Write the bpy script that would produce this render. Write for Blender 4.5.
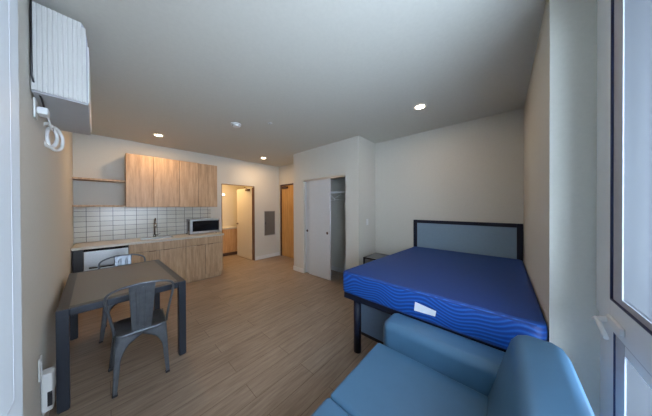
import bpy, bmesh, math, random
from mathutils import Matrix, Vector
random.seed(4)
PI = math.pi
for o in list(bpy.data.objects): bpy.data.objects.remove(o)
sc = bpy.context.scene
COL = sc.collection

# ------------------------------------------------------------ camera
def cam_rot(yaw, pitch, roll):
    y, p, r = [math.radians(a) for a in (yaw, pitch, roll)]
    Rr = Matrix(((math.cos(r), 0, math.sin(r)), (0, 1, 0), (-math.sin(r), 0, math.cos(r))))
    Rp = Matrix(((1, 0, 0), (0, math.cos(p), -math.sin(p)), (0, math.sin(p), math.cos(p))))
    Ry = Matrix(((math.cos(y), math.sin(y), 0), (-math.sin(y), math.cos(y), 0), (0, 0, 1)))
    return Ry @ Rp @ Rr
Rc = cam_rot(47.9, -0.3, 0.25)
right, fwd, up = Rc @ Vector((1, 0, 0)), Rc @ Vector((0, 1, 0)), Rc @ Vector((0, 0, 1))
cd = bpy.data.cameras.new('camera'); cam = bpy.data.objects.new('camera', cd); COL.objects.link(cam)
M4 = Matrix((right, up, -fwd)).transposed().to_4x4(); M4.translation = Vector((0, 0, 1.5))
cam.matrix_world = M4
cd.sensor_width = 36; cd.sensor_fit = 'HORIZONTAL'; cd.lens = 196.1/652*36; cd.clip_start = 0.02
sc.camera = cam

# ------------------------------------------------------------ world, light, exposure
sc.view_settings.view_transform = 'Standard'; sc.view_settings.look = 'None'
sc.view_settings.exposure = 0.76; sc.view_settings.gamma = 1.0
w = bpy.data.worlds.new('sky'); sc.world = w; w.use_nodes = True
bg = w.node_tree.nodes['Background']
bg.inputs[0].default_value = (0.70, 0.83, 1.0, 1); bg.inputs[1].default_value = 10.5
sc.cycles.max_bounces = 14; sc.cycles.diffuse_bounces = 8; sc.cycles.transparent_max_bounces = 12
sc.cycles.use_denoising = True
LAMP_W = 8.0
LAMP_COL = (1.0, 0.67, 0.38)

# ------------------------------------------------------------ materials
def newmat(name):
    m = bpy.data.materials.new(name); m.use_nodes = True
    nt = m.node_tree; b = nt.nodes['Principled BSDF']
    return m, nt, b
def tc(nt, kind='Object', scale=(1, 1, 1), rot=(0, 0, 0)):
    t = nt.nodes.new('ShaderNodeTexCoord'); mp = nt.nodes.new('ShaderNodeMapping')
    mp.inputs['Scale'].default_value = scale; mp.inputs['Rotation'].default_value = rot
    nt.links.new(t.outputs[kind], mp.inputs[0]); return mp.outputs[0]
def ramp(nt, fac, stops):
    r = nt.nodes.new('ShaderNodeValToRGB'); cr = r.color_ramp
    while len(cr.elements) < len(stops): cr.elements.new(0.5)
    for e, (p, c) in zip(cr.elements, stops): e.position = p; e.color = (*c, 1)
    nt.links.new(fac, r.inputs[0]); return r.outputs[0]
def noise(nt, vec, scale, detail=3, rough=0.5):
    n = nt.nodes.new('ShaderNodeTexNoise'); n.inputs['Scale'].default_value = scale
    n.inputs['Detail'].default_value = detail; n.inputs['Roughness'].default_value = rough
    nt.links.new(vec, n.inputs['Vector']); return n.outputs['Fac']
def bump(nt, b, h, strength=0.1, dist=0.01):
    n = nt.nodes.new('ShaderNodeBump'); n.inputs['Strength'].default_value = strength; n.inputs['Distance'].default_value = dist
    nt.links.new(h, n.inputs['Height']); nt.links.new(n.outputs[0], b.inputs['Normal'])
def plain(name, col, rough=0.5, metal=0.0, var=0.04, scale=30, bmp=0.05, spec=0.5):
    m, nt, b = newmat(name)
    v = tc(nt); n = noise(nt, v, scale)
    lo = tuple(c*(1-var) for c in col); hi = tuple(min(1, c*(1+var)) for c in col)
    nt.links.new(ramp(nt, n, [(0.3, lo), (0.7, hi)]), b.inputs['Base Color'])
    b.inputs['Roughness'].default_value = rough; b.inputs['Metallic'].default_value = metal
    b.inputs['Specular IOR Level'].default_value = spec
    if bmp: bump(nt, b, n, bmp, 0.002)
    return m
def wood(name, c0, c1, c2, stretch=(14, 14, 1.2), rough=0.45, kind='Object'):
    m, nt, b = newmat(name)
    v = tc(nt, kind, stretch)
    n = noise(nt, v, 2.2, 6, 0.6)
    v2 = tc(nt, kind, tuple(s*4 for s in stretch)); n2 = noise(nt, v2, 3, 3, 0.5)
    mx = nt.nodes.new('ShaderNodeMath'); mx.operation = 'MULTIPLY_ADD'
    nt.links.new(n2, mx.inputs[0]); mx.inputs[1].default_value = 0.25; nt.links.new(n, mx.inputs[2])
    nt.links.new(ramp(nt, mx.outputs[0], [(0.42, c0), (0.62, c1), (0.82, c2)]), b.inputs['Base Color'])
    b.inputs['Roughness'].default_value = rough
    bump(nt, b, mx.outputs[0], 0.08, 0.002)
    return m
def floor_mat():
    m, nt, b = newmat('wood_plank_floor')
    v = tc(nt)
    br = nt.nodes.new('ShaderNodeTexBrick'); nt.links.new(v, br.inputs['Vector'])
    br.offset = 0.37; br.inputs['Scale'].default_value = 1.0
    br.inputs['Brick Width'].default_value = 1.22; br.inputs['Row Height'].default_value = 0.18
    br.inputs['Mortar Size'].default_value = 0.0018; br.inputs['Mortar Smooth'].default_value = 0.2
    br.inputs['Color1'].default_value = (0.25, 0.25, 0.25, 1); br.inputs['Color2'].default_value = (0.75, 0.75, 0.75, 1)
    br.inputs['Mortar'].default_value = (0.0, 0.0, 0.0, 1)
    sep = nt.nodes.new('ShaderNodeSeparateColor'); nt.links.new(br.outputs['Color'], sep.inputs[0])
    g = noise(nt, tc(nt, 'Object', (1.6, 16, 1)), 2.0, 6, 0.62)
    g2 = noise(nt, tc(nt, 'Object', (3, 60, 1)), 2.5, 3, 0.5)
    a = nt.nodes.new('ShaderNodeMath'); a.operation = 'MULTIPLY_ADD'; nt.links.new(g2, a.inputs[0]); a.inputs[1].default_value = 0.3; nt.links.new(g, a.inputs[2])
    a2 = nt.nodes.new('ShaderNodeMath'); a2.operation = 'MULTIPLY_ADD'; nt.links.new(sep.outputs[0], a2.inputs[0]); a2.inputs[1].default_value = 0.22; nt.links.new(a.outputs[0], a2.inputs[2])
    c = ramp(nt, a2.outputs[0], [(0.45, (0.155, 0.112, 0.082)), (0.72, (0.245, 0.185, 0.138)), (1.0, (0.33, 0.258, 0.20))])
    mix = nt.nodes.new('ShaderNodeMix'); mix.data_type = 'RGBA'
    nt.links.new(br.outputs['Fac'], mix.inputs[0]); nt.links.new(c, mix.inputs[6]); mix.inputs[7].default_value = (0.10, 0.062, 0.04, 1)
    nt.links.new(mix.outputs[2], b.inputs['Base Color'])
    b.inputs['Roughness'].default_value = 0.42; b.inputs['Specular IOR Level'].default_value = 0.4
    bump(nt, b, a2.outputs[0], 0.06, 0.002)
    return m
def tile_mat():
    m, nt, b = newmat('white_stacked_tile')
    v = tc(nt, 'Object', (1, 1, 1), (PI/2, 0, 0))
    br = nt.nodes.new('ShaderNodeTexBrick'); nt.links.new(v, br.inputs['Vector'])
    br.offset = 0.0; br.inputs['Scale'].default_value = 1.0
    br.inputs['Brick Width'].default_value = 0.152; br.inputs['Row Height'].default_value = 0.0865
    br.inputs['Mortar Size'].default_value = 0.0034; br.inputs['Mortar Smooth'].default_value = 0.1
    br.inputs['Color1'].default_value = (0.52, 0.49, 0.42, 1); br.inputs['Color2'].default_value = (0.60, 0.57, 0.50, 1)
    br.inputs['Mortar'].default_value = (0.10, 0.10, 0.10, 1)
    nt.links.new(br.outputs['Color'], b.inputs['Base Color']); b.inputs['Roughness'].default_value = 0.22
    inv = nt.nodes.new('ShaderNodeMath'); inv.operation = 'SUBTRACT'; inv.inputs[0].default_value = 1; nt.links.new(br.outputs['Fac'], inv.inputs[1])
    bump(nt, b, inv.outputs[0], 0.3, 0.003)
    return m
def mattress_side_mat():
    m, nt, b = newmat('blue_wave_quilt')
    v = tc(nt, 'Object', (1, 1, 1))
    nz = nt.nodes.new('ShaderNodeTexNoise'); nz.inputs['Scale'].default_value = 2.3; nz.inputs['Detail'].default_value = 1
    mp = tc(nt, 'Object', (1, 1, 0.6)); nt.links.new(mp, nz.inputs['Vector'])
    sep = nt.nodes.new('ShaderNodeSeparateXYZ'); nt.links.new(v, sep.inputs[0])
    k = nt.nodes.new('ShaderNodeMath'); k.operation = 'MULTIPLY_ADD'; nt.links.new(nz.outputs['Fac'], k.inputs[0]); k.inputs[1].default_value = 0.42; nt.links.new(sep.outputs[2], k.inputs[2])
    s = nt.nodes.new('ShaderNodeMath'); s.operation = 'MULTIPLY'; nt.links.new(k.outputs[0], s.inputs[0]); s.inputs[1].default_value = 2*PI/0.030
    sn = nt.nodes.new('ShaderNodeMath'); sn.operation = 'SINE'; nt.links.new(s.outputs[0], sn.inputs[0])
    h = nt.nodes.new('ShaderNodeMath'); h.operation = 'MULTIPLY_ADD'; nt.links.new(sn.outputs[0], h.inputs[0]); h.inputs[1].default_value = 0.5; h.inputs[2].default_value = 0.5
    nt.links.new(ramp(nt, h.outputs[0], [(0.0, (0.003, 0.036, 0.22)), (0.6, (0.004, 0.060, 0.32)), (1.0, (0.012, 0.115, 0.46))]), b.inputs['Base Color'])
    b.inputs['Roughness'].default_value = 0.5
    bump(nt, b, h.outputs[0], 0.25, 0.004)
    return m
def emis(name, col, st):
    m, nt, b = newmat(name); b.inputs['Base Color'].default_value = (*col, 1)
    b.inputs['Emission Color'].default_value = (*col, 1); b.inputs['Emission Strength'].default_value = st
    return m
def glass_mat(name, tint=(0.93, 0.97, 0.98)):
    m = bpy.data.materials.new(name); m.use_nodes = True; nt = m.node_tree
    nt.nodes.clear(); out = nt.nodes.new('ShaderNodeOutputMaterial')
    t = nt.nodes.new('ShaderNodeBsdfTransparent'); t.inputs[0].default_value = (*tint, 1)
    g = nt.nodes.new('ShaderNodeBsdfGlossy'); g.inputs['Roughness'].default_value = 0.02
    fr = nt.nodes.new('ShaderNodeFresnel'); fr.inputs[0].default_value = 1.5
    mx = nt.nodes.new('ShaderNodeMixShader')
    ge = nt.nodes.new('ShaderNodeNewGeometry'); iv = nt.nodes.new('ShaderNodeMath'); iv.operation = 'SUBTRACT'; iv.inputs[0].default_value = 1
    nt.links.new(ge.outputs['Backfacing'], iv.inputs[1]); ml = nt.nodes.new('ShaderNodeMath'); ml.operation = 'MULTIPLY'
    nt.links.new(iv.outputs[0], ml.inputs[0]); nt.links.new(fr.outputs[0], ml.inputs[1]); nt.links.new(ml.outputs[0], mx.inputs[0]); nt.links.new(t.outputs[0], mx.inputs[1]); nt.links.new(g.outputs[0], mx.inputs[2])
    nt.links.new(mx.outputs[0], out.inputs[0]); return m

WALL = plain('painted_wall', (0.555, 0.54, 0.49), 0.75, 0, 0.02, 60, 0.06)
CEIL = plain('painted_ceiling', (0.56, 0.55, 0.50), 0.8, 0, 0.02, 40, 0.05)
TRIM = plain('white_trim', (0.62, 0.62, 0.61), 0.45, 0, 0.02, 20, 0.0)
FLOOR = floor_mat()
TILE = tile_mat()
OAK = wood('oak_cabinet', (0.30, 0.185, 0.10), (0.43, 0.28, 0.16), (0.52, 0.36, 0.225))
DOORWOOD = wood('yellow_maple_door', (0.42, 0.21, 0.055), (0.56, 0.30, 0.085), (0.63, 0.36, 0.12), (10, 10, 0.8), 0.4)
SEAMSHADE = plain('seam_shade_oak', (0.10, 0.06, 0.032), 0.7)  # dark plate behind the door gaps, stands in for shade in the seams
COUNTER = plain('pale_quartz', (0.50, 0.46, 0.39), 0.35, 0, 0.06, 120, 0.0)
BRONZE = plain('dark_bronze_frame', (0.075, 0.03, 0.018), 0.45, 0, 0.1)
STEEL = plain('brushed_steel', (0.50, 0.51, 0.52), 0.32, 1.0, 0.06, 60, 0.03)
CHROME = plain('chrome', (0.42, 0.43, 0.44), 0.18, 1.0, 0.02, 20, 0.0)
GUN = plain('gunmetal_chair_steel', (0.125, 0.14, 0.16), 0.36, 0.6, 0.12, 25, 0.03)
BLACKM = plain('black_powder_metal', (0.012, 0.013, 0.017), 0.42, 0.0, 0.1)
NAVYM = plain('dark_navy_metal', (0.006, 0.010, 0.026), 0.5, 0.0, 0.1, 30, 0.03, 0.3)
BLACKG = plain('black_gloss', (0.008, 0.009, 0.012), 0.1, 0, 0.02, 10, 0.0)
TABTOP = plain('taupe_laminate', (0.150, 0.135, 0.118), 0.38, 0, 0.05, 90, 0.0)
TABFR = plain('charcoal_table_frame', (0.020, 0.025, 0.036), 0.32, 0.1, 0.08)
SOFA = plain('steel_blue_vinyl', (0.060, 0.148, 0.250), 0.46, 0, 0.03, 14, 0.04)
SOFAD = plain('sofa_underside', (0.02, 0.04, 0.07), 0.7)
MTOP = plain('royal_blue_ticking', (0.006, 0.044, 0.21), 0.6, 0, 0.06, 300, 0.05)
MSIDE = mattress_side_mat()
HEADP = plain('grey_blue_panel', (0.20, 0.295, 0.385), 0.5, 0, 0.03)
UNDERP = plain('blue_grey_storage_panel', (0.16, 0.27, 0.45), 0.5, 0, 0.03)
PLAST = plain('white_plastic', (0.66, 0.67, 0.67), 0.35, 0, 0.02, 10, 0.0)
ACW = plain('matte_white_plastic', (0.47, 0.47, 0.465), 0.5, 0, 0.02, 10, 0.0)
PLGREY = plain('grey_plastic', (0.30, 0.31, 0.34), 0.4, 0, 0.02, 10, 0.0)
UPVC = plain('white_window_profile', (0.68, 0.71, 0.73), 0.55, 0, 0.02, 10, 0.0)
EXTSHADE = plain('shade_toned_profile', (0.055, 0.058, 0.068), 0.6, 0, 0.04, 10, 0.0)  # outer window parts coloured dark to imitate a dimmer, shaded reveal
GASKET = plain('navy_gasket', (0.012, 0.02, 0.075), 0.5, 0, 0.05, 10, 0.0)
PANELG = plain('grey_panel_cover', (0.13, 0.128, 0.12), 0.45, 0.2, 0.04, 20, 0.02)
CONC = plain('balcony_concrete', (0.38, 0.38, 0.40), 0.8, 0, 0.1, 8, 0.1)
GLASS = glass_mat('window_glass')
SMOKED = glass_mat('smoked_glass', (0.35, 0.38, 0.40))
MIRROR = plain('mirror_glass', (0.8, 0.8, 0.78), 0.03, 1.0, 0.0, 5, 0.0)
LAMPM = emis('lamp_diffuser', (1.0, 0.80, 0.58), 14)
WARMM = emis('vanity_lamp_glow', (1.0, 0.70, 0.38), 9)
LINEN = plain('white_paper', (0.75, 0.77, 0.82), 0.6)

# ------------------------------------------------------------ mesh helpers
def box(bm, x0, x1, y0, y1, z0, z1, bev=0.0, seg=2, mi=0):
    x0, x1 = sorted((x0, x1)); y0, y1 = sorted((y0, y1)); z0, z1 = sorted((z0, z1))
    vs = [bm.verts.new((x, y, z)) for x in (x0, x1) for y in (y0, y1) for z in (z0, z1)]
    idx = [(0, 1, 3, 2), (4, 6, 7, 5), (0, 4, 5, 1), (2, 3, 7, 6), (0, 2, 6, 4), (1, 5, 7, 3)]
    fs = [bm.faces.new([vs[i] for i in f]) for f in idx]
    for f in fs: f.material_index = mi
    if bev:
        es = list({e for f in fs for e in f.edges})
        r = bmesh.ops.bevel(bm, geom=es, offset=bev, segments=seg, profile=0.5, affect='EDGES')
        for f in r['faces']: f.material_index = mi; f.smooth = seg > 2
    return fs
def cyl(bm, p0, p1, r0, r1=None, n=20, caps=True):
    r1 = r0 if r1 is None else r1
    p0, p1 = Vector(p0), Vector(p1); d = (p1-p0).normalized()
    a = d.orthogonal().normalized(); b = d.cross(a)
    A = [bm.verts.new(p0+(a*math.cos(2*PI*i/n)+b*math.sin(2*PI*i/n))*r0) for i in range(n)]
    B = [bm.verts.new(p1+(a*math.cos(2*PI*i/n)+b*math.sin(2*PI*i/n))*r1) for i in range(n)]
    for i in range(n):
        f = bm.faces.new((A[i], A[(i+1) % n], B[(i+1) % n], B[i])); f.smooth = True
    if caps: bm.faces.new(A[::-1]); bm.faces.new(B)
def tube(bm, pts, r, n=10, closed=False):
    pts = [Vector(p) for p in pts]; rings = []; m = len(pts); ref = None
    for i, p in enumerate(pts):
        a = pts[(i-1) % m] if (closed or i > 0) else p; c = pts[(i+1) % m] if (closed or i < m-1) else p
        d = (c-a).normalized()
        if ref is None: ref = d.orthogonal().normalized()
        ref = (ref - d*ref.dot(d)).normalized(); b = d.cross(ref)
        rings.append([bm.verts.new(p+(ref*math.cos(2*PI*k/n)+b*math.sin(2*PI*k/n))*r) for k in range(n)])
    for i in range(m if closed else m-1):
        A, B = rings[i], rings[(i+1) % m]
        for k in range(n):
            f = bm.faces.new((A[k], A[(k+1) % n], B[(k+1) % n], B[k])); f.smooth = True
    if not closed: bm.faces.new(rings[0][::-1]); bm.faces.new(rings[-1])
def prism(bm, poly, axis, a, b, mi=0):
    """extrude a closed 2D polygon along an axis. poly in the other two axes, in order."""
    def P(u, v, t): return {'x': (t, u, v), 'y': (u, t, v), 'z': (u, v, t)}[axis]
    A = [bm.verts.new(P(u, v, a)) for u, v in poly]; B = [bm.verts.new(P(u, v, b)) for u, v in poly]
    n = len(poly); fs = [bm.faces.new(A[::-1]), bm.faces.new(B)]
    for i in range(n): fs.append(bm.faces.new((A[i], A[(i+1) % n], B[(i+1) % n], B[i])))
    for f in fs: f.material_index = mi
    return fs
def build(name, bm, mats, parent=None, origin=None, smooth_angle=None):
    """link bm as one mesh object; vertices are in the parent's frame (or world), origin moves the pivot"""
    bmesh.ops.recalc_face_normals(bm, faces=bm.faces)
    if origin is not None: bmesh.ops.translate(bm, vec=-Vector(origin), verts=bm.verts)
    me = bpy.data.meshes.new(name); bm.to_mesh(me); bm.free()
    for m in (mats if isinstance(mats, (list, tuple)) else [mats]): me.materials.append(m)
    o = bpy.data.objects.new(name, me); COL.objects.link(o)
    if origin is not None: o.location = origin
    if parent: o.parent = parent
    return o
def bx(name, dims, mat, parent=None, bev=0.0, seg=2, origin=None):
    bm = bmesh.new(); box(bm, *dims, bev, seg); return build(name, bm, mat, parent, origin)
def tag(o, label, cat, group=None):
    o['label'] = label; o['category'] = cat
    if group: o['group'] = group
    return o
def thing(name, label, cat, loc=(0, 0, 0), rz=0, group=None):
    o = bpy.data.objects.new(name, None); COL.objects.link(o); o.empty_display_size = 0.1
    o.location = loc; o.rotation_euler = (0, 0, rz); return tag(o, label, cat, group)
def struct(o): o['kind'] = 'structure'; return o
def copy_tree(o, parent=None):
    c = o.copy(); COL.objects.link(c); c.parent = parent
    for ch in list(o.children): copy_tree(ch, c)
    return c

# ------------------------------------------------------------ room shell
HC = 2.757          # ceiling height
YK, XH, YR, YW = 5.2, 3.56, -0.195, -0.355
XC, YC0, YC1 = 2.955, 1.89, 3.715
XJ = 1.676
def XL(y): return -0.39 + (YK-y)*0.0273
struct(bx('floor', (-0.6, 4.3, -0.475, 7.3, -0.1, 0.0), FLOOR))
struct(bx('ceiling', (-0.6, 4.3, -0.475, 7.3, HC, HC+0.12), CEIL))
bm = bmesh.new(); prism(bm, [(XL(YW-.12), YW-.12), (XL(5.32), 5.32), (XL(5.32)-.15, 5.32), (XL(YW-.12)-.2, YW-.12)], 'z', 0, HC)
struct(build('wall_left', bm, WALL))
bm = bmesh.new()                       # kitchen wall with the bathroom opening
DX0, DX1, DZ = 1.88, 2.75, 2.09
box(bm, -0.54, DX0, YK, YK+.12, 0, HC); box(bm, DX1, XH+.12, YK, YK+.12, 0, HC); box(bm, DX0, DX1, YK, YK+.12, DZ, HC)
struct(build('wall_back', bm, WALL))
bm = bmesh.new()                       # wall behind the bed head and with the entry door
EY0, EY1, EZ = 4.16, 5.12, 2.19
box(bm, XH, XH+.12, YW-.12, EY0, 0, HC); box(bm, XH, XH+.12, EY1, YK, 0, HC); box(bm, XH, XH+.12, EY0, EY1, EZ, HC)
struct(build('wall_head', bm, WALL))
bm = bmesh.new(); box(bm, XJ, XH, YW-.12, YR, 0, HC)
struct(build('wall_right', bm, WALL))
bm = bmesh.new()                       # closet enclosure
CY0, CY1, CZ = 2.18, 3.356, 2.10
box(bm, XC, XC+.11, YC0, CY0, 0, HC); box(bm, XC, XC+.11, CY1, YC1, 0, HC); box(bm, XC, XC+.11, CY0, CY1, CZ, HC)
box(bm, XC+.11, XH, YC0, YC0+.11, 0, HC); box(bm, XC+.11, XH, YC1-.11, YC1, 0, HC)
struct(build('wall_closet', bm, WALL))
bm = bmesh.new()                       # window wall
box(bm, XL(YW)-.02, -0.14, YW-.12, YW, 0, HC); box(bm, -0.14, XJ, YW-.12, YW, 2.62, HC); box(bm, 0.80, 0.86, YW-.12, YW, 0, 2.62)
box(bm, 0.86, XJ, YW-.12, YW, 0, 0.10)
struct(build('wall_front', bm, WALL))
bm = bmesh.new()                       # bathroom shell
box(bm, 1.4, 1.52, YK+.12, 7.0, 0, HC); box(bm, 3.3, 3.42, YK+.12, 7.0, 0, HC); box(bm, 1.4, 3.42, 7.0, 7.12, 0, HC)
WARMWALL = plain('cream_bathroom_wall', (0.62, 0.55, 0.42), 0.6, 0, 0.02, 40, 0.03)
struct(build('wall_bathroom', bm, WARMWALL))
bm = bmesh.new(); box(bm, XH+.12, XH+.16, EY0-.3, EY1+.3, 0, HC)
struct(build('wall_corridor', bm, WALL))
# baseboards
def base(name, *d): return struct(bx(name, d, TRIM, None, 0.003))
BH = 0.10
base('baseboard_back', DX1+.03, XH, YK-.012, YK, 0, BH)
base('baseboard_head', XH-.012, XH, YR, YC0, 0, BH)
base('baseboard_entry', XH-.012, XH, YC1, EY0-.05, 0, BH)
base('baseboard_right', XJ, XH-.012, YR, YR+.012, 0, BH)
bm = bmesh.new()
box(bm, XC-.012, XC, CY1+.0, YC1, 0, BH, .003); box(bm, XC-.012, XC, YC0, CY0, 0, BH, .003)
box(bm, XC-.012, XH-.012, YC0-.012, YC0, 0, BH, .003); box(bm, XC-.012, XH-.012, YC1, YC1+.012, 0, BH, .003)
struct(build('baseboard_closet', bm, TRIM))
bm = bmesh.new(); box(bm, XH-.012, XH, CY0-.1, CY1+.1, 0, BH, .003); box(bm, XC+.11, XH-.012, YC0+.11, YC0+.122, 0, BH, .003)
struct(build('baseboard_closet_inside', bm, TRIM))
bm = bmesh.new(); prism(bm, [(XL(-.3), -.3), (XL(4.6), 4.6), (XL(4.6)+.012, 4.6), (XL(-.3)+.012, -.3)], 'z', 0, BH)
struct(build('baseboard_left', bm, TRIM))

# ------------------------------------------------------------ windows and balcony
bm = bmesh.new()                       # outer frame (fixed) around the tall window
fx0, fx1, fz0, fz1 = 0.86, XJ, 0.10, 2.62
def ring(bm, x0, x1, z0, z1, wd, y0, y1, bev=0.004, wr=None):
    wr = wr or wd
    box(bm, x0, x0+wd, y0, y1, z0, z1, bev); box(bm, x1-wr, x1, y0, y1, z0, z1, bev)
    box(bm, x0+wd, x1-wr, y0, y1, z0, z0+wd, bev); box(bm, x0+wd, x1-wr, y0, y1, z1-wd, z1, bev)
W1 = struct(thing('window_1', 'x', 'x')); del W1['label']; del W1['category']
ring(bm, fx0, fx1, fz0, fz1, 0.019, YW-.045, YW-.012); box(bm, fx0+.019, fx0+.077, YW-.045, YW-.02, .12, .97); box(bm, fx0+.075, fx1-.013, YW-.018, YW-.006, 0.940, .976, .003)
build('window_frame', bm, UPVC, W1)
bm = bmesh.new(); ring(bm, fx0+.001, fx1-.001, fz0+.001, fz1-.001, 0.070, YW-.125, YW-.046, 0)
build('outer_frame', bm, EXTSHADE, W1)
bm = bmesh.new(); ring(bm, fx0+.02, fx1-.012, 0.975, fz1-.03, 0.110, YW-.019, YW+.003, .003, .175)
build('sash', bm, UPVC, W1)
bm = bmesh.new(); ring(bm, fx0+.021, fx1-.013, 0.976, fz1-.031, 0.109, YW-.045, YW-.0195, 0, .174)
ring(bm, fx0+.078, fx1-.013, .131, .965, 0.083, YW-.045, YW-.0285, 0, .172)
build('outer_sash', bm, EXTSHADE, W1)
bm = bmesh.new(); ring(bm, fx0+.130, fx1-.187, 1.085, fz1-.140, 0.005, YW-.008, YW+.0035, 0)
for xx in (fx0+.160, fx1-.189): box(bm, xx, xx+.005, YW-.012, YW-.0065, .18, .945)
build('gasket', bm, GASKET, W1)
bm = bmesh.new(); ring(bm, fx0+.135, fx1-.192, 1.090, fz1-.145, 0.025, YW-.008, YW-.004, .001, .085)
ring(bm, fx0+.166, fx1-.190, .19, .955, 0.025, YW-.016, YW-.011, .001, .085)
build('glazing_bead', bm, plain('grey_glazing_bead', (0.40, 0.41, 0.45), 0.5), W1)
bm = bmesh.new(); ring(bm, fx0+.075, fx1-.012, .13, .970, 0.085, YW-.028, YW-.012, .003, .173)
build('lower_sash', bm, UPVC, W1)
bx('upper_pane', (fx0+.161, fx1-.278, YW-.0105, YW-.0055, 1.116, fz1-.171), GLASS, W1)
bx('lower_pane', (fx0+.192, fx1-.276, YW-.0185, YW-.013, .216, .929), GLASS, W1)
bm = bmesh.new()
box(bm, 1.34, 1.49, YW+.002, YW+.016, 0.985, 1.018, .005)
cyl(bm, (1.47, YW+.012, 1.0), (1.47, YW+.038, .995), .011)
tube(bm, [(1.53, YW+.036, .968), (1.50, YW+.038, .985), (1.46, YW+.040, .985), (1.37, YW+.040, .955)], .0085, 8)
build('window_handle', bm, PLAST, W1)
# balcony door, opened inwards against the left wall
D3 = struct(thing('door_3', 'x', 'x', (-0.12, YW+.01, 0))); del D3['label']; del D3['category']
bm = bmesh.new()
L = 0.952
def yring(bm, y0, y1, z0, z1, wd, x0, x1, bev=.004):
    box(bm, x0, x1, y0, y0+wd, z0, z1, bev); box(bm, x0, x1, y1-wd, y1, z0, z1, bev)
    box(bm, x0, x1, y0+wd, y1-wd, z0, z0+wd, bev); box(bm, x0, x1, y0+wd, y1-wd, z1-wd, z1, bev)
yring(bm, 0, L, 0.02, 2.58, .11, -.035, .02)
DLF = plain('dimmed_white_leaf', (0.38, 0.41, 0.43), 0.55, 0, 0.02, 10, 0.0)  # white leaf greyed in its base colour to tone down the sky light
build('door_stile', bm, DLF, D3)
bm = bmesh.new(); box(bm, -.03, .012, .11, L-.11, .13, 1.22, .0); build('door_panel', bm, DLF, D3)
bm = bmesh.new(); yring(bm, .11, L-.045, 1.20, 2.47, .004, .0190, .0203, 0); build('door_groove', bm, PLGREY, D3)
bx('door_glass', (-.012, -.004, .11, L-.11, 1.22, 2.47), GLASS, D3)
# balcony floor, with an added slab and wall that hold back the sky
struct(bx('balcony_floor', (-1.2, 4.2, -2.2, -.475, -.14, -.03), CONC))
struct(bx('added_sky_shade_slab', (-1.2, 4.2, -1.75, -.475, HC, HC+.15), CONC))  # unseen slab added to cut the upper sky and flatten the room light
struct(bx('added_view_block', (1.95, 2.10, -1.5, -.475, -.14, 2.9), plain('view_block_dark', (0.045, 0.048, 0.060), 0.8, 0, 0.08, 8, 0.1)))  # dark wall added outside to block the glaring sky behind the pane

# ------------------------------------------------------------ interior doors
def door_frame(parent, axis, a0, a1, pl0, pl1, zt, wd, mat, name='door_frame'):
    bm = bmesh.new()
    if axis == 'x':
        box(bm, a0, a0+wd, pl0, pl1, 0, zt, .003); box(bm, a1-wd, a1, pl0, pl1, 0, zt, .003); box(bm, a0+wd, a1-wd, pl0, pl1, zt-wd, zt, .003)
    else:
        box(bm, pl0, pl1, a0, a0+wd, 0, zt, .003); box(bm, pl0, pl1, a1-wd, a1, 0, zt, .003); box(bm, pl0, pl1, a0+wd, a1-wd, zt-wd, zt, .003)
    return build(name, bm, mat, parent)
D1 = struct(thing('door_1', 'x', 'x')); del D1['label']; del D1['category']
BROWNF = plain('brown_door_frame', (0.16, 0.075, 0.035), 0.5)
door_frame(D1, 'x', DX0, DX1, YK-.005, YK+.03, DZ, .012, BROWNF)
bm = bmesh.new(); box(bm, 0, .04, 0, .90, .012, 2.05, .003)
leaf = build('door_leaf', bm, plain('cream_door', (0.62, 0.56, 0.45), .5, 0, .02), D1); leaf.location = (2.695, 5.235, 0); leaf.rotation_euler = (0, 0, math.radians(2))
bm = bmesh.new(); box(bm, -.002, .042, -.006, .0, .012, 2.05); 
for z in (.25, 1.05, 1.85): cyl(bm, (0.0, -.006, z-.05), (0.0, -.006, z+.05), .009, n=10)
build('hinge', bm, BROWNF, leaf)
bm = bmesh.new(); cyl(bm, (-.002, .83, 1.0), (-.012, .83, 1.0), .028); cyl(bm, (-.012, .83, 1.0), (-.05, .83, 1.0), .01); tube(bm, [(-.05, .84, 1.0), (-.05, .72, 1.0)], .009)
build('door_handle', bm, BRONZE, leaf)
bm = bmesh.new(); box(bm, -.05, 0, .1, .3, 1.97, 2.02, .004); tube(bm, [(-.03, .2, 2.03), (-.2, .04, 2.045)], .01, 6)
build('door_closer', bm, BRONZE, leaf)

D2 = struct(thing('door_2', 'x', 'x')); del D2['label']; del D2['category']
door_frame(D2, 'y', EY0, EY1, XH-.008, XH+.11, EZ, .035, BRONZE)
bx('door_leaf', (XH+.03, XH+.075, EY0+.035, EY1-.035, .01, EZ-.035), DOORWOOD, D2, .002)
bm = bmesh.new(); cyl(bm, (XH+.03, EY0+.10, 1.0), (XH+.018, EY0+.10, 1.0), .03); tube(bm, [(XH-.01, EY0+.10, 1.0), (XH-.012, EY0+.22, 1.0)], .009); cyl(bm, (XH+.02, EY0+.10, 1.0), (XH-.015, EY0+.10, 1.0), .01)
build('door_handle', bm, STEEL, D2)
bm = bmesh.new(); box(bm, XH-.03, XH+.03, EY1-.36, EY1-.10, 2.06, 2.115, .006); tube(bm, [(XH-.02, EY1-.3, 2.12), (XH-.10, EY1-.15, 2.135), (XH-.01, EY1-.05, 2.15)], .009, 6)
build('door_closer', bm, BRONZE, D2)

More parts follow.
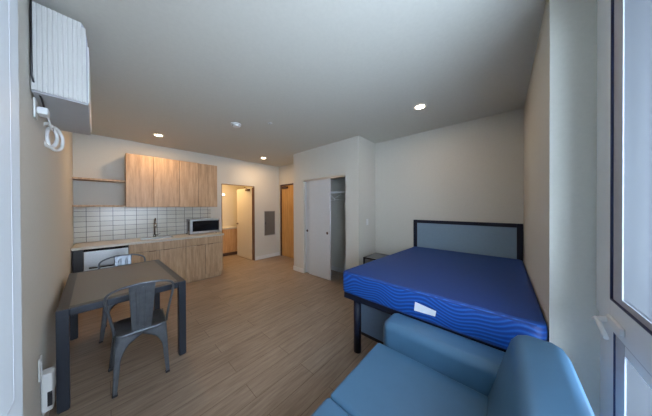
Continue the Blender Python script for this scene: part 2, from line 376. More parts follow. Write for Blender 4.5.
# sliding closet doors
D4 = struct(thing('door_4', 'x', 'x')); del D4['label']; del D4['category']
CDOOR = plain('pale_closet_door', (0.55, 0.57, 0.59), .5, 0, .015, 20, 0)
f = bx('front_panel', (XC+.025, XC+.055, 2.585, 3.20, .015, CZ-.03), CDOOR, D4, .003)
bx('rear_panel', (XC+.062, XC+.092, 2.75, CY1, .015, CZ-.03), CDOOR, D4, .003)
f2 = bx('front_panel_edge', (XC+.022, XC+.0255, 3.196, 3.204, .015, CZ-.03), CDOOR, D4)
bm = bmesh.new(); box(bm, XC+.015, XC+.095, CY0, CY1, CZ-.03, CZ, .002)
build('track', bm, STEEL, D4)
for y, x in ((2.66, XC+.025), (3.30, XC+.062)):
    bm = bmesh.new(); cyl(bm, (x+.001, y, .965), (x-.004, y, .965), .028, n=24)
    build('finger_pull', bm, BRONZE, D4)

# closet shelf and hangers
t = thing('wire_shelf', 'white wire shelf with hanging rod inside the open closet', 'shelf', (3.3, 2.0, 1.80))
bm = bmesh.new()
for i in range(12): cyl(bm, (-.05+i*.026, .0, .03), (-.05+i*.026, 1.60, .03), .0025, n=6)
for i in range(28): cyl(bm, (-.05, .02+i*.058, .033), (.24, .02+i*.058, .033), .002, n=6)
build('wire_deck', bm, PLAST, t)
bm = bmesh.new(); cyl(bm, (-.05, 0, 0), (-.05, 1.6, 0), .011, n=10); cyl(bm, (-.05, 0, .03), (-.05, 1.6, .03), .005, n=8); build('hanging_rod', bm, PLAST, t)
def hanger(y, rz):
    h = bmesh.new()
    tube(h, [(0, 0, .0), (.018, 0, .012), (.018, 0, -.012), (0, 0, -.03), (0, 0, -.055)], .0035, 6)
    tube(h, [(0, 0, -.055), (.20, 0, -.15), (.19, 0, -.165), (-.19, 0, -.165), (-.20, 0, -.15)], .005, 6, True)
    o = build('coat_hanger', h, PLAST); o.location = (3.25, y, 1.812); o.rotation_euler = (0, 0, rz)
    return o
tag(hanger(2.80, math.radians(8)), 'white coat hanger on the closet rod nearer the sliding door', 'hanger', 'coat hangers in the closet')
tag(hanger(2.52, math.radians(-8)), 'white coat hanger on the closet rod nearer the open right side', 'hanger', 'coat hangers in the closet')

# ------------------------------------------------------------ ceiling fittings
def downlight(x, y, label, power=LAMP_W):
    t = thing('recessed_downlight', label, 'ceiling light', (x, y, HC), 0, 'recessed ceiling lights')
    bm = bmesh.new(); n = 32
    prof = [(.052, -.001), (.056, -.010), (.078, -.008), (.082, -.0015)]
    rings = [[bm.verts.new((r*math.cos(2*PI*i/n), r*math.sin(2*PI*i/n), z)) for i in range(n)] for r, z in prof]
    for a in range(3):
        for i in range(n): bm.faces.new((rings[a][i], rings[a][(i+1) % n], rings[a+1][(i+1) % n], rings[a+1][i])).smooth = True
    build('trim_ring', bm, TRIM, t)
    bm = bmesh.new(); cyl(bm, (0, 0, -.001), (0, 0, -.005), .055, n=32); build('diffuser', bm, LAMPM, t)
    ld = bpy.data.lights.new('downlight_lamp', 'AREA'); ld.shape = 'DISK'; ld.size = .10; ld.energy = power; ld.color = LAMP_COL
    lo = bpy.data.objects.new('downlight_lamp', ld); COL.objects.link(lo); lo.parent = t; lo.location = (0, 0, -.012)
    return t
downlight(.583, 4.422, 'glowing recessed round downlight in the ceiling in front of the wall cabinets')
downlight(2.653, 4.54, 'small glowing recessed downlight in the ceiling near the entry door')
downlight(2.628, .776, 'glowing recessed round downlight in the ceiling above the bed', LAMP_W*.35)
t = thing('smoke_detector', 'white round smoke detector in the middle of the ceiling', 'smoke detector', (1.293, 2.99, HC))
bm = bmesh.new(); cyl(bm, (0, 0, 0), (0, 0, -.018), .072, .07, 28); build('base', bm, PLAST, t)
bm = bmesh.new(); cyl(bm, (0, 0, -.018), (0, 0, -.028), .05, .05, 28); cyl(bm, (0, 0, -.028), (0, 0, -.042), .062, .045, 28); build('sensor_head', bm, PLAST, t)
t = thing('fire_sprinkler', 'tiny white fire sprinkler cap on the ceiling beside the smoke detector', 'sprinkler', (1.62, 2.583, HC))
bm = bmesh.new(); cyl(bm, (0, 0, 0), (0, 0, -.006), .035, .03, 20); build('cover_plate', bm, PLAST, t)
bm = bmesh.new(); cyl(bm, (0, 0, -.006), (0, 0, -.022), .012, .008, 12); build('sprinkler_head', bm, STEEL, t)

# ------------------------------------------------------------ kitchen
YF = 4.60
# wall tile
bm = bmesh.new(); box(bm, XL(5.2)+.004, 1.63, YK-.012, YK-.002, .927, 1.512)
o = build('tile_backsplash', bm, TILE, None, (-.258-.152*2, YK-.005, .925)); tag(o, 'white stacked tile backsplash with dark grout between worktop and wall cabinets', 'backsplash')
# worktop
t = thing('kitchen_worktop', 'long pale stone kitchen worktop with the sink let into it', 'worktop', (.65, 4.9, .885))
SX0, SX1, SY0, SY1 = .38, .86, 4.76, 5.04
bm = bmesh.new(); zz0, zz1 = 0, .04
X0, X1 = XL(4.6)+.004-.65, 1.705-.65
box(bm, X0, SX0-.65, YF-.015-4.9, .288, 0, .04); box(bm, SX1-.65, X1, YF-.015-4.9, .288, 0, .04)
box(bm, SX0-.65, SX1-.65, YF-.015-4.9, SY0-4.9, 0, .04); box(bm, SX0-.65, SX1-.65, SY1-4.9, .288, 0, .04)
build('slab', bm, COUNTER, t)
bm = bmesh.new(); a, b_, c, d = SX0-.65, SX1-.65, SY0-4.9, SY1-4.9
box(bm, a, a+.008, c, d, -.15, .036); box(bm, b_-.008, b_, c, d, -.15, .036); box(bm, a, b_, c, c+.008, -.15, .036); box(bm, a, b_, d-.008, d, -.15, .036); box(bm, a, b_, c, d, -.158, -.15)
build('sink_basin', bm, STEEL, t)
# faucet
t = thing('kitchen_faucet', 'chrome high-neck kitchen faucet behind the sink', 'faucet', (.60, 5.10, .926))
bm = bmesh.new(); cyl(bm, (0, 0, 0), (0, 0, .05), .026, .022); build('faucet_base', bm, CHROME, t)
bm = bmesh.new(); pts = [(0, 0, .04), (0, 0, .30)] + [(0, -.07+.07*math.cos(a), .30+.07*math.sin(a)) for a in [PI*i/8 for i in range(1, 9)]] + [(0, -.14, .27)]
tube(bm, pts, .011, 12); build('spout', bm, CHROME, t)
bm = bmesh.new(); cyl(bm, (0, -.14, .275), (0, -.14, .19), .015, .018); build('spray_head', bm, CHROME, t)
bm = bmesh.new(); tube(bm, [(.02, 0, .035), (.07, -.005, .05), (.085, -.005, .055)], .008); build('faucet_lever', bm, CHROME, t)

def base_cabinet(x0, x1, splits, label):
    t = thing('base_cabinet', label, 'kitchen cabinet', ((x0+x1)/2, (YF+YK)/2, 0), 0, 'kitchen base cabinets')
    cx, cy = (x0+x1)/2, (YF+YK)/2; a, b = x0-cx, x1-cx; yf = YF-cy; yb = YK-cy-.003
    bm = bmesh.new(); box(bm, a, b, yf+.021, yb, .105, .700); box(bm, a, b, yf+.021, yf+.06, .70, .884); box(bm, a+.002, b-.002, yf+.0195, yf+.021, .106, .883, mi=1)
    box(bm, a, a+.018, yf+.06, yb, .70, .884); box(bm, b-.018, b, yf+.06, yb, .70, .884); build('carcass', bm, [OAK, SEAMSHADE], t)
    bm = bmesh.new(); box(bm, a, b, yf+.065, yb, 0, .105); build('toe_kick', bm, OAK, t)
    xs = [a]+[s-cx for s in splits]+[b]
    bx('drawer_front', (a+.0035, b-.0035, yf, yf+.019, 0.738, .880), OAK, t, .0015)
    for i in range(len(xs)-1):
        d = bx('cabinet_door', (xs[i]+.0035, xs[i+1]-.0035, yf, yf+.019, .108, .729), OAK, t, .0015)
        bm = bmesh.new(); hx = xs[i+1]-.10 if i == 0 else xs[i]+.10
        box(bm, hx-.045, hx+.045, yf-.003, yf+.002, .724, .732); build('edge_pull', bm, BROWNF, d)
    return t
base_cabinet(.216, 1.002, [.611], 'oak base cabinet with two doors under the sink, beside the dishwasher')
base_cabinet(1.002, 1.682, [1.342], 'oak base cabinet with two doors at the worktop end under the microwave')
# dishwasher
t = thing('dishwasher', 'stainless steel dishwasher under the left end of the worktop', 'dishwasher', (-.025, 4.9, 0))
bx('tub_body', (-.235, .235, -.27, .29, .02, .872), BLACKM, t, .004)
bx('side_gap_filler', (-.335, -.239, -.26, .29, 0, .872), BLACKM, t)
bx('front_door', (-.232, .236, -.30, -.272, .12, .845), STEEL, t, .004)
bx('control_strip', (-.232, .236, -.296, -.272, .847, .882), BLACKG, t, .002)
bm = bmesh.new(); cyl(bm, (-.18, -.34, .60), (.18, -.34, .60), .009); cyl(bm, (-.17, -.34, .60), (-.17, -.30, .60), .006); cyl(bm, (.17, -.34, .60), (.17, -.30, .60), .006)
build('door_bar', bm, BLACKG, t)
bx('kick_plate', (-.232, .236, -.25, -.23, .0, .10), BLACKM, t)
# wall cabinets
ZU0, ZU1, YU = 1.515, 2.45, 4.85
def wall_cabinet(x0, x1, splits, label):
    cx, cy = (x0+x1)/2, (YU+YK)/2
    t = thing('wall_cabinet', label, 'kitchen cabinet', (cx, cy, ZU0), 0, 'kitchen wall cabinets')
    a, b = x0-cx, x1-cx; H = ZU1-ZU0
    bm = bmesh.new(); box(bm, a, b, YU+.021-cy, YK-cy-.001, 0, H); box(bm, a+.002, b-.002, YU+.0195-cy, YU+.021-cy, .002, H-.002, mi=1); build('carcass', bm, [OAK, SEAMSHADE], t)
    xs = [a]+[s-cx for s in splits]+[b]
    for i in range(len(xs)-1): bx('cabinet_door', (xs[i]+.003, xs[i+1]-.003, YU-cy, YU+.019-cy, -.002, H-.001), OAK, t, .0015)
wall_cabinet(.198, .562, [], 'narrow single-door oak wall cabinet beside the open shelves')
wall_cabinet(.562, 1.292, [.959], 'wide two-door oak wall cabinet above sink and microwave')
wall_cabinet(1.292, 1.665, [], 'single-door oak wall cabinet at the bathroom end of the row')
# open shelves at left of the cabinets
for z, lab in ((1.955, 'upper thin oak shelf on the wall left of the cabinets'), (1.518, 'lower thin oak shelf on the wall just above the tiles')):
    bm = bmesh.new(); box(bm, XL(5.0)+.003, .197, 4.93, YK, z, z+.028, .002)
    tag(build('wall_shelf', bm, OAK, None, (-.1, 5.05, z)), lab, 'shelf', 'open shelves beside the cabinets')
# microwave
t = thing('microwave', 'stainless microwave with dark window on the right end of the worktop', 'microwave', (1.39, 4.97, .925))
bx('casing', (-.255, .31, -.10, .18, .012, .322), PLGREY, t, .006)
bx('door_frame', (-.255, .312, -.122, -.10, .013, .322), STEEL, t, .004)
bx('door_window', (-.215, .298, -.127, -.12, .065, .285), BLACKG, t, .003)
bx('side_vent', (-.258, -.253, -.07, .06, .07, .28), BLACKM, t)
for x in (-.26, .26):
    for y in (-.07, .15):
        bm = bmesh.new(); cyl(bm, (x, y, 0), (x, y, .013), .014, n=12); build('foot', bm, BLACKM, t)
bm = bmesh.new(); box(bm, -.10, .10, -.1245, -.122, .03, .045, .001); build('control_buttons', bm, PLAST, t)
# electric panel
t = thing('electrical_panel', 'grey flush electrical panel on the wall between the two doorways', 'electrical panel', (3.229, YK, .66))
bm = bmesh.new(); ring(bm, -.185, .185, 0, .73, .015, -.014, 0, .002); build('frame', bm, plain('pale_panel_rim', (.34, .33, .31), .5), t)
bx('panel_door', (-.169, .169, -.011, -.001, .016, .714), PANELG, t, .002)
bx('latch', (-.15, -.13, -.016, -.011, .34, .40), BLACKM, t)

# ------------------------------------------------------------ bathroom
t = thing('bathroom_vanity', 'orange-brown wooden bathroom vanity with a pale top seen through the doorway', 'vanity', (2.1, 6.64, 0))
bx('cabinet_body', (-.57, .68, -.32, .35, .10, .83), wood('vanity_wood', (.40, .20, .07), (.52, .28, .11), (.60, .35, .16)), t)
bx('toe_kick', (-.57, .68, -.27, .35, 0, .10), BRONZE, t)
for i in range(3): bx('cabinet_door', (-.565+i*.414, -.565+.410+i*.414, -.34, -.32, .11, .82), wood('vanity_door_wood', (.40, .20, .07), (.52, .28, .11), (.60, .35, .16)), t, .002)
bx('vanity_top', (-.575, .69, -.35, .355, .83, .87), COUNTER, t, .004)
t = thing('wall_sconce', 'small warm glowing wall lamp on the bathroom wall seen through the doorway', 'wall lamp', (2.58, 6.995, 1.93))
bx('back_plate', (-.05, .05, -.012, .004, -.06, .06), STEEL, t, .003)
bm = bmesh.new(); cyl(bm, (0, -.045, -.028), (0, -.045, .028), .02, .018, 20); build('lamp_shade', bm, WARMM, t)
for (lx, ly, e) in ((2.05, 6.1, 16),):
    ld = bpy.data.lights.new('bathroom_lamp', 'AREA'); ld.shape = 'DISK'; ld.size = .25; ld.energy = e; ld.color = (1.0, .68, .33)
    lt = thing('bathroom_downlight', 'round ceiling lamp inside the bathroom', 'ceiling light', (lx, ly, HC))
    bm = bmesh.new(); cyl(bm, (0, 0, 0), (0, 0, -.03), .15, .14, 28); build('diffuser', bm, WARMM, lt)
    lo = bpy.data.objects.new('bathroom_lamp', ld); COL.objects.link(lo); lo.parent = lt; lo.location = (0, 0, -.04)

# ------------------------------------------------------------ wall-mounted air unit on the left wall
AY, AL, AZ, AH, AD = 2.03, .87, 2.19, .52, .213
ang = math.atan(0.0273)
t = thing('wall_air_unit', 'white wall-hung air conditioner with ribbed end high on the left wall', 'air conditioner', (XL(AY)+.002, AY, AZ), ang)
prof = [(0, 0), (AD, 0), (AD, AH-.10), (AD-.008, AH-.03), (AD-.022, AH), (0, AH)]
bm = bmesh.new(); prism(bm, prof, 'y', .016, AL); build('casing', bm, PLGREY, t)
bm = bmesh.new()
nrib = 11; wr = (AD-.008)/nrib
for i in range(nrib):
    xx = .002+i*wr; zt = AH-.004 if xx+wr < AD-.02 else AH-.03
    poly = [(xx, .016), (xx, .006), (xx+wr*.25, .003), (xx+wr*.75, .003), (xx+wr, .006), (xx+wr, .016)]
    prism(bm, poly, 'z', .004, zt)
build('ribbed_end_panel', bm, ACW, t)
bx('front_cover', (AD-.001, AD+.006, .05, AL-.03, .02, AH-.12), PLAST, t, .003)
bx('bottom_tray', (.004, AD-.002, .02, AL-.005, -.004, .002), plain('pale_grey_tray', (.42, .43, .45), .4, 0, .02, 10, 0), t)
# cable, plug and coil
t = thing('power_plug', 'white power plug with coiled cord in a wall socket below the air conditioner', 'plug', (XL(2.15)+.002, 2.15, 2.115), ang)
bx('socket_plate', (0, .008, -.04, .04, -.06, .06), PLAST, t, .003)
bx('plug_body', (.008, .05, -.012, .075, -.025, .02), PLAST, t, .008, 3)
bm = bmesh.new(); tube(bm, [(.008, -.140, .60), (.008, -.140, .15), (.014, -.10, .105), (.03, -.04, .06), (.035, .0, .02)], .0045, 8); build('black_cord', bm, BLACKM, t)
bm = bmesh.new(); tube(bm, [(.04, .06, -.01), (.042, .14, -.03), (.04, .22, -.05), (.04, .32, -.045), (.035, .42, .00), (.03, .50, .02)], .0045, 8)
build('cord', bm, PLAST, t)
for yc, xx, rr in ((.40, .014, .070), (.50, .034, .075)):
    bm = bmesh.new()
    tube(bm, [(xx+.032*math.cos(a_), yc+rr*math.cos(a_), -.065+(rr+.015)*math.sin(a_)) for a_ in [2*PI*k/28 for k in range(28)]], .011, 8, True)
    build('cord_coil', bm, PLAST, t)

# low outlet with charger near the table leg
def wl(y, z): return (XL(y)+.002, y, z)
t = thing('wall_outlet', 'white wall outlet plate low on the left wall beside the table leg', 'outlet', wl(2.20, .475), ang)
bx('plate', (0, .008, -.038, .038, -.07, .07), PLAST, t, .003)
bx('socket_face', (.008, .011, -.018, .018, -.045, .045), PLAST, t, .002)
t = thing('wall_charger_box', 'white plastic box with a dark slot mounted low behind the table leg', 'box', wl(2.275, .265), ang)
bx('housing', (0, .048, -.045, .045, -.11, .14), PLAST, t, .010, 3)
bx('slot', (.026, .046, -.049, .005, -.075, .02), BLACKM, t, .002)

# switch on closet side
def plate(name, label, loc, ry):
    t = thing(name, label, 'switch', loc, ry)
    bx('plate', (-.036, .036, -.006, 0, -.057, .057), PLAST, t, .003); bx('rocker', (-.017, .017, -.010, -.006, -.032, .032), PLAST, t, .002)
plate('light_switch', 'white light switch on the closet side wall near the bed', (3.239, YC0, 1.216), 0)

# ------------------------------------------------------------ bed
BX0, BX1 = 1.66, 3.50
t = thing('bed_frame', 'tall dark metal bed frame with grey-blue panel headboard', 'bed', (2.58, .53, 0))
cx, cy = 2.58, .53
def q(x0, x1, y0, y1, z0, z1): return (x0-cx, x1-cx, y0-cy, y1-cy, z0, z1)
bm = bmesh.new()
box(bm, *q(BX0, BX0+.05, -.19, 1.25, .545, .60), .005); build('end_rail', bm, NAVYM, t)
bx('end_rail', q(BX1-.06, BX1-.01, -.18, 1.14, .545, .60), NAVYM, t, .005)
bm = bmesh.new()
prism(bm, [(BX0+.05-cx, 1.20-cy), (BX0+.05-cx, 1.245-cy), (BX1-.06-cx, 1.14-cy), (BX1-.06-cx, 1.09-cy)], 'z', .545, .60)
build('side_rail', bm, NAVYM, t)
bx('side_rail', q(BX0+.05, BX1-.06, -.18, -.13, .545, .60), NAVYM, t, .004)
bm = bmesh.new()
for i in range(14):
    x = BX0+.13+i*.125; box(bm, *q(x, x+.07, -.13, 1.12, .585, .60))
build('slats', bm, NAVYM, t)
for (x, y) in ((1.725, 1.125), (3.40, 1.05), (1.722, -.12), (3.40, -.12)):
    bm = bmesh.new(); cyl(bm, (x-cx, y-cy, 0), (x-cx, y-cy, .546), .038, n=24); build('leg', bm, NAVYM, t)
bm = bmesh.new()
hx0, hx1 = BX1, BX1+.045
box(bm, *q(hx0, hx1, -.188, -.130, 0, 1.275), .004); box(bm, *q(hx0, hx1, 1.085, 1.143, 0, 1.275), .004)
box(bm, *q(hx0, hx1, -.13, 1.085, 1.225, 1.275), .004); box(bm, *q(hx0, hx1, -.13, 1.085, .60, .64), .004)
build('headboard_frame', bm, NAVYM, t)
bx('headboard_panel', q(hx0+.012, hx1-.012, -.13, 1.085, .64, 1.225), HEADP, t)
# mattress: tapered rounded slab, softly domed
t = thing('mattress', 'royal blue mattress with wavy quilted sides on the bed frame', 'mattress', (2.58, .53, .602))
def soft_slab(x0, x1, ya0, ya1, yb0, yb1, z0, z1, rc, re):
    bm = bmesh.new(); H = z1-z0
    # plan outline, rounded corners; ring stack with rounded edges
    def outline(ins):
        P = [(x0+ins, ya0+ins), (x1-ins, yb0+ins), (x1-ins, yb1-ins), (x0+ins, ya1-ins)]
        out = []
        for i, p in enumerate(P):
            p = Vector(p); a = Vector(P[i-1]); c = Vector(P[(i+1) % 4]); r = max(rc-ins, .01)
            u = (a-p).normalized(); v = (c-p).normalized(); s = p+u*r; e = p+v*r
            for k in range(7):
                tt = k/6; out.append((1-tt)**2*s+2*tt*(1-tt)*p+tt**2*e)
            L = (c-v*0-p).length; e2 = c-v*r; n = 8
            for k in range(1, n): out.append(e+(e2-e)*k/n)
        return out
    levels = []
    for k in range(5): a = PI/2*k/4; levels.append((re*(1-math.sin(a)), z0+re*(1-math.cos(a))))
    for k in range(5): a = PI/2*k/4; levels.append((re*(1-math.cos(a)), z1-re*(1-math.sin(a))))
    rings = [[bm.verts.new((p.x, p.y, z)) for p in outline(ins)] for ins, z in levels]
    n = len(rings[0])
    for a in range(len(rings)-1):
        for i in range(n):
            f = bm.faces.new((rings[a][i], rings[a][(i+1) % n], rings[a+1][(i+1) % n], rings[a+1][i])); f.smooth = True
    bm.faces.new(rings[0][::-1]).material_index = 1
    f = bm.faces.new(rings[-1]); f.material_index = 1
    r = bmesh.ops.inset_region(bm, faces=[f], thickness=.06, depth=.006)
    for g in r['faces']: g.material_index = 1; g.smooth = True
    for g in bm.faces:
        if all(v.co.z > z1-re*.5 for v in g.verts): g.material_index = 1
    return bm
bm = soft_slab(1.640-cx, 3.495-cx, -.191-cy, 1.272-cy, -.185-cy, 1.13-cy, 0, .225, .06, .03)
build('mattress_cover', bm, [MSIDE, MTOP], t)
def edge_loop(z, ins=0):
    return [(1.644-cx, -.14-cy, z), (1.643-cx, .5-cy, z), (1.646-cx, 1.23-cy, z), (1.69-cx, 1.264-cy, z), (2.6-cx, 1.203-cy, z), (3.44-cx, 1.125-cy, z), (3.48-cx, 1.08-cy, z), (3.487-cx, -.1-cy, z), (3.44-cx, -.180-cy, z), (1.70-cx, -.184-cy, z)]
for z in (.207, .014):
    bm = bmesh.new(); tube(bm, edge_loop(z), .005, 6, True); build('piping', bm, MTOP, t)
# tag on the mattress foot
bm = bmesh.new()
V = [(0, .524, .738), (-.004, .530, .668), (-.006, .378, .676), (-.003, .372, .716)]
A = [bm.verts.new((1.6375+x, y, z)) for x, y, z in V]; B = [bm.verts.new((1.6392+x, y, z)) for x, y, z in V]
bm.faces.new(A); bm.faces.new(B[::-1])
for i in range(4): bm.faces.new((A[i], A[(i+1) % 4], B[(i+1) % 4], B[i]))
tag(build('paper_tag', bm, LINEN, None, (1.638, .45, .70)), 'white paper tag stuck on the foot end of the blue mattress', 'tag')
# under-bed storage
t = thing('underbed_storage', 'blue-grey storage unit standing under the bed on a dark plinth', 'storage', (2.6, .55, 0))
bx('plinth', (-.62, .62, -.70, .70, 0, .035), BLACKM, t)
bx('cabinet_body', (-.62, .62, -.70, .70, .035, .53), UNDERP, t, .004)
for y0, y1 in ((-.695, -.005), (.005, .695)): bx('drawer_front', (-.636, -.62, y0, y1, .045, .52), UNDERP, t, .003)

# nightstand
t = thing('nightstand', 'small black metal nightstand with grey glass top in the corner by the bed', 'nightstand', (3.28, 1.665, 0))
hw, hd, hh = .225, .20, .60
for sx in (-1, 1):
    for sy in (-1, 1): bx('leg', (sx*hw-.012*(sx > 0)*2, sx*hw+.024*(sx < 0), sy*hd-.024*(sy > 0), sy*hd+.024*(sy < 0), 0, hh-.024), BLACKM, t, .002)
bm = bmesh.new(); box(bm, -hw, hw, -hd, -hd+.024, hh-.024, hh, .002); box(bm, -hw, hw, hd-.024, hd, hh-.024, hh, .002)
box(bm, -hw, -hw+.024, -hd+.024, hd-.024, hh-.024, hh, .002); box(bm, hw-.024, hw, -hd+.024, hd-.024, hh-.024, hh, .002)
build('top_frame', bm, BLACKM, t)
bx('top_panel', (-hw+.022, hw-.022, -hd+.022, hd-.022, hh-.012, hh-.002), plain('grey_glass_top', (.16, .18, .20), .15, 0, .02, 10, 0), t)
bm = bmesh.new(); box(bm, -hw+.02, hw-.02, -hd+.02, hd-.02, .18, .195); build('lower_shelf', bm, BLACKM, t)

# ------------------------------------------------------------ sofa
t = thing('sofa', 'steel-blue vinyl two-seat sofa with low arms at the foot of the bed', 'sofa', (.82, .22, 0))
cx, cy = .82, .22
def soft(name, d, mat, r, parent=t, seg=4):
    bm = bmesh.new(); box(bm, *q(*d), r, seg)
    for f in bm.faces: f.smooth = True
    o = build(name, bm, mat, parent)
    md = o.modifiers.new('wn', 'WEIGHTED_NORMAL'); md.keep_sharp = False
    return o
soft('base', (.03, 1.62, -.22, .67, .10, .27), SOFA, .02)
for x0, x1 in ((.238, .813), (.817, 1.398)):
    soft('seat_cushion', (x0, x1, -.02, .725, .27, .457), SOFA, .022)
for x0, x1 in ((1.402, 1.640), (.0, .234)):
    soft('arm', (x0, x1, -.10, .70, .10, .618), SOFA, .055)
bm = bmesh.new()
sec = [(.075, .40), (-.030, .785), (-.055, .82), (-.09, .835), (-.175, .835), (-.21, .82), (-.232, .785), (-.24, .12), (-.06, .12), (.06, .30)]
fs = prism(bm, [(y-cy, z) for y, z in sec], 'x', .18-cx, 1.475-cx)
es = [e for e in bm.edges if (abs(e.verts[0].co.x-e.verts[1].co.x) < 1e-5)]
bmesh.ops.bevel(bm, geom=es, offset=.045, segments=5, profile=.5, affect='EDGES')
for f in bm.faces: f.smooth = True
o = build('back', bm, SOFA, t); o.modifiers.new('wn', 'WEIGHTED_NORMAL')
for x in (.08, 1.56):
    for y in (-.16, .60):
        bm = bmesh.new(); cyl(bm, (x-cx, y-cy, 0), (x-cx, y-cy, .105), .018, .024); build('leg', bm, BLACKM, t)

# ------------------------------------------------------------ table
t = thing('dining_table', 'square-legged dining table with taupe top and charcoal metal frame', 'table', (.108, 3.054, 0), math.radians(2.0))
TW, TL, TH = .395, .647, .75
bw = .062
bm = bmesh.new()
box(bm, -TW, -TW+bw, -TL, TL, TH-.055, TH, .004); box(bm, TW-bw, TW, -TL, TL, TH-.055, TH, .004)
box(bm, -TW+bw, TW-bw, -TL, -TL+bw, TH-.055, TH, .004); box(bm, -TW+bw, TW-bw, TL-bw, TL, TH-.055, TH, .004)
build('frame', bm, TABFR, t)
bx('tabletop', (-TW+bw-.002, TW-bw+.002, -TL+bw-.002, TL-bw+.002, TH-.02, TH+.001), TABTOP, t)
for sx in (-1, 1):
    for sy in (-1, 1):
        x = sx*(TW-.03); y = sy*(TL-.03)
        l = bx('leg', (x-.03, x+.03, y-.03, y+.03, .008, TH-.052), TABFR, t, .003)
        bx('foot_pad', (x-.024, x+.024, y-.024, y+.024, 0, .008), BLACKM, l)

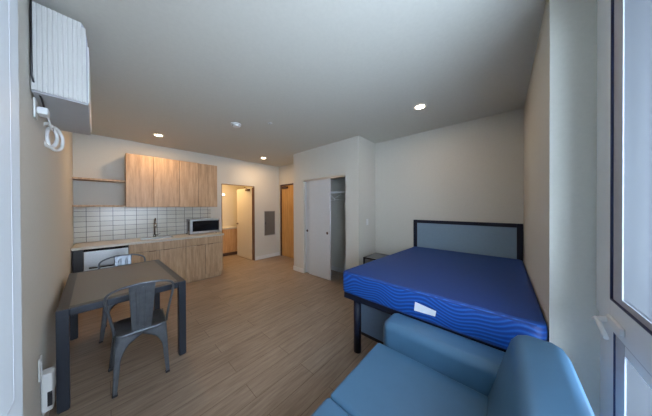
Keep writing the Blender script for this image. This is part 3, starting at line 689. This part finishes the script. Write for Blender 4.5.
# ------------------------------------------------------------ metal chairs
def make_chair():
    t = thing('metal_chair', 'gunmetal cafe chair with arched back standing at the near side of the table', 'chair', (0, 0, 0), 0, 'metal chairs at the table')
    # local frame: back towards -y, front +y
    zs = .45; st, fb = .172, .212       # half size at the seat and at the feet
    def S(z): return fb+(st-fb)*z/zs
    def CX(sy, z): b0, t0 = ((.212, .176) if sy > 0 else (.178, .162)); return b0+(t0-b0)*z/zs
    # seat pan
    bm = bmesh.new()
    n = 6; r = .05; out = []
    for (cx_, cy_, a0) in ((st-r, st-r, 0), (-st+r, st-r, PI/2), (-st+r, -st+r, PI), (st-r, -st+r, 1.5*PI)):
        for k in range(n+1): a = a0+PI/2*k/n; out.append((cx_+r*math.cos(a), cy_+r*math.sin(a)))
    rings = []
    for ins, z in ((-.002, zs-.022), (-.004, zs-.004), (.002, zs+.002), (.014, zs+.001), (.03, zs-.008), (.09, zs-.013)):
        rings.append([bm.verts.new((x*(1-ins/st)*((.168+.008*y/st)/st), y*(1-ins/st), z)) for x, y in out])
    m = len(out)
    for a in range(len(rings)-1):
        for i in range(m): bm.faces.new((rings[a][i], rings[a][(i+1) % m], rings[a+1][(i+1) % m], rings[a+1][i])).smooth = True
    bm.faces.new(rings[-1]); bm.faces.new([v for v in rings[0]][::-1])
    build('seat', bm, GUN, t)
    # legs: folded sheet, two flanges meeting at the corner, arch between legs
    for sx in (-1, 1):
        for sy in (-1, 1):
            bm = bmesh.new(); N = 16
            for flange in (0, 1):
                outer, inner, rib = [], [], []
                for k in range(N+1):
                    z = (zs-.006)*k/N
                    s = S(z)
                    wleg = .020+.030*(z/zs)
                    # inner edge: arch opening
                    tt = z/zs
                    if z < .20: ins = s-wleg-.008
                    else:
                        u = (z-.20)/.20; u = min(1, u)
                        w0 = (S(.20)-(.020+.030*.20/zs)-.008)
                        ins = w0*math.sqrt(max(0, 1-u*u))
                    outer.append((s, z)); inner.append((max(0, ins), z))
                def P(u, z, off):
                    f = u/S(z)
                    if flange == 0:      # front or rear face
                        return Vector((sx*CX(sy, z)*f, sy*(S(z)-off), z))
                    xm = (CX(1, z)+CX(-1, z))/2; c = CX(sy, z)   # side face runs from mid-side to the corner
                    return Vector((sx*(xm+(c-xm)*f-off), sy*S(z)*f, z))
                cols = []
                for k in range(N+1):
                    so, zo = outer[k]; si = inner[k][0]
                    row = []
                    for j, fr in enumerate((0, .25, .45, .6, .78, 1)):
                        u = si+(so-si)*fr
                        off = (0.004 if j in (2, 3) and zo < .36 else 0)
                        row.append((u, off))
                    cols.append((row, zo))
                O = [[bm.verts.new(P(u, z, off)) for u, off in row] for row, z in cols]
                I = [[bm.verts.new(P(u if u < S(z)-.003 else S(z)-.003, z, off+.003)) for u, off in row] for row, z in cols]
                nj = 6
                for k in range(N):
                    for j in range(nj-1):
                        bm.faces.new((O[k][j], O[k][j+1], O[k+1][j+1], O[k+1][j])).smooth = True
                        bm.faces.new((I[k][j+1], I[k][j], I[k+1][j], I[k+1][j+1])).smooth = True
                    bm.faces.new((I[k][0], O[k][0], O[k+1][0], I[k+1][0]))
                for j in range(nj-1): bm.faces.new((O[0][j+1], O[0][j], I[0][j], I[0][j+1]))
            bmesh.ops.remove_doubles(bm, verts=bm.verts, dist=1e-5)
            l = build('leg', bm, GUN, t)
            x, y = sx*(CX(sy, 0)-.014), sy*(fb-.014)
            bm = bmesh.new(); box(bm, x-.016, x+.016, y-.016, y+.016, 0, .018, .004); build('foot_cap', bm, BLACKM, l)
    # back hoop: side tubes rise from the seat rear and meet in a wide arch
    pts = []
    hw, yb, ht = .212, -.235, .85
    def back_y(z): return -.150-(z-.45)*.22
    pts += [(-.168, -.120, .44), (-.172, -.130, .50), (-.190, -.155, .62), (-.204, -.175, .70), (-.212, -.190, .770)]
    for k in range(1, 16):
        a = PI-PI*k/16
        pts.append((.212*math.cos(a)*(1 if abs(math.cos(a)) < .97 else 1), -.190-.050*math.sin(a), .780+.088*math.sin(a)**.8))
    pts += [(.212, -.190, .770), (.204, -.175, .70), (.190, -.155, .62), (.172, -.130, .50), (.168, -.120, .44)]
    bm = bmesh.new(); tube(bm, pts, .0095, 10); build('back_hoop', bm, GUN, t)
    # central splat, pressed with two ribs and rivets
    bm = bmesh.new(); rows = []
    us = [-1, -.9, -.55, -.45, -.3, -.2, .2, .3, .45, .55, .9, 1]
    offs = [.004, 0, 0, -.004, -.004, 0, 0, -.004, -.004, 0, 0, .004]
    for k in range(13):
        f = k/12; z = .447+(.865-.447)*f; hwid = .064+.020*f
        y = -.160-(.080)*f
        oo = [bm.verts.new((u*hwid, y+(o if .1 < f < .88 else (o if abs(u) > .8 else 0)), z)) for u, o in zip(us, offs)]
        ii = [bm.verts.new((u*hwid, y+.003+(o if .1 < f < .88 else (o if abs(u) > .8 else 0)), z)) for u, o in zip(us, offs)]
        rows.append((oo, ii))
    for k in range(12):
        (o0, i0), (o1, i1) = rows[k], rows[k+1]
        for j in range(len(us)-1):
            bm.faces.new((o0[j], o0[j+1], o1[j+1], o1[j])); bm.faces.new((i0[j+1], i0[j], i1[j], i1[j+1]))
        bm.faces.new((i0[0], o0[0], o1[0], i1[0])); bm.faces.new((o0[-1], i0[-1], i1[-1], o1[-1]))
    sp = build('splat', bm, GUN, t)
    for z, y in ((.475, -.168), (.835, -.2355)):
        bm = bmesh.new(); cyl(bm, (0, y+.004, z), (0, y-.005, z), .007, .004, 12); build('rivet', bm, GUN, sp)
    return t
c1 = make_chair(); c1.location = (.192, 2.482, 0); c1.rotation_euler = (0, 0, math.radians(-1.8))
c2 = copy_tree(c1); c2.location = (.125, 3.53, 0); c2.rotation_euler = (0, 0, math.radians(181))
c2['label'] = 'gunmetal cafe chair on the kitchen side of the table, mostly hidden by it'
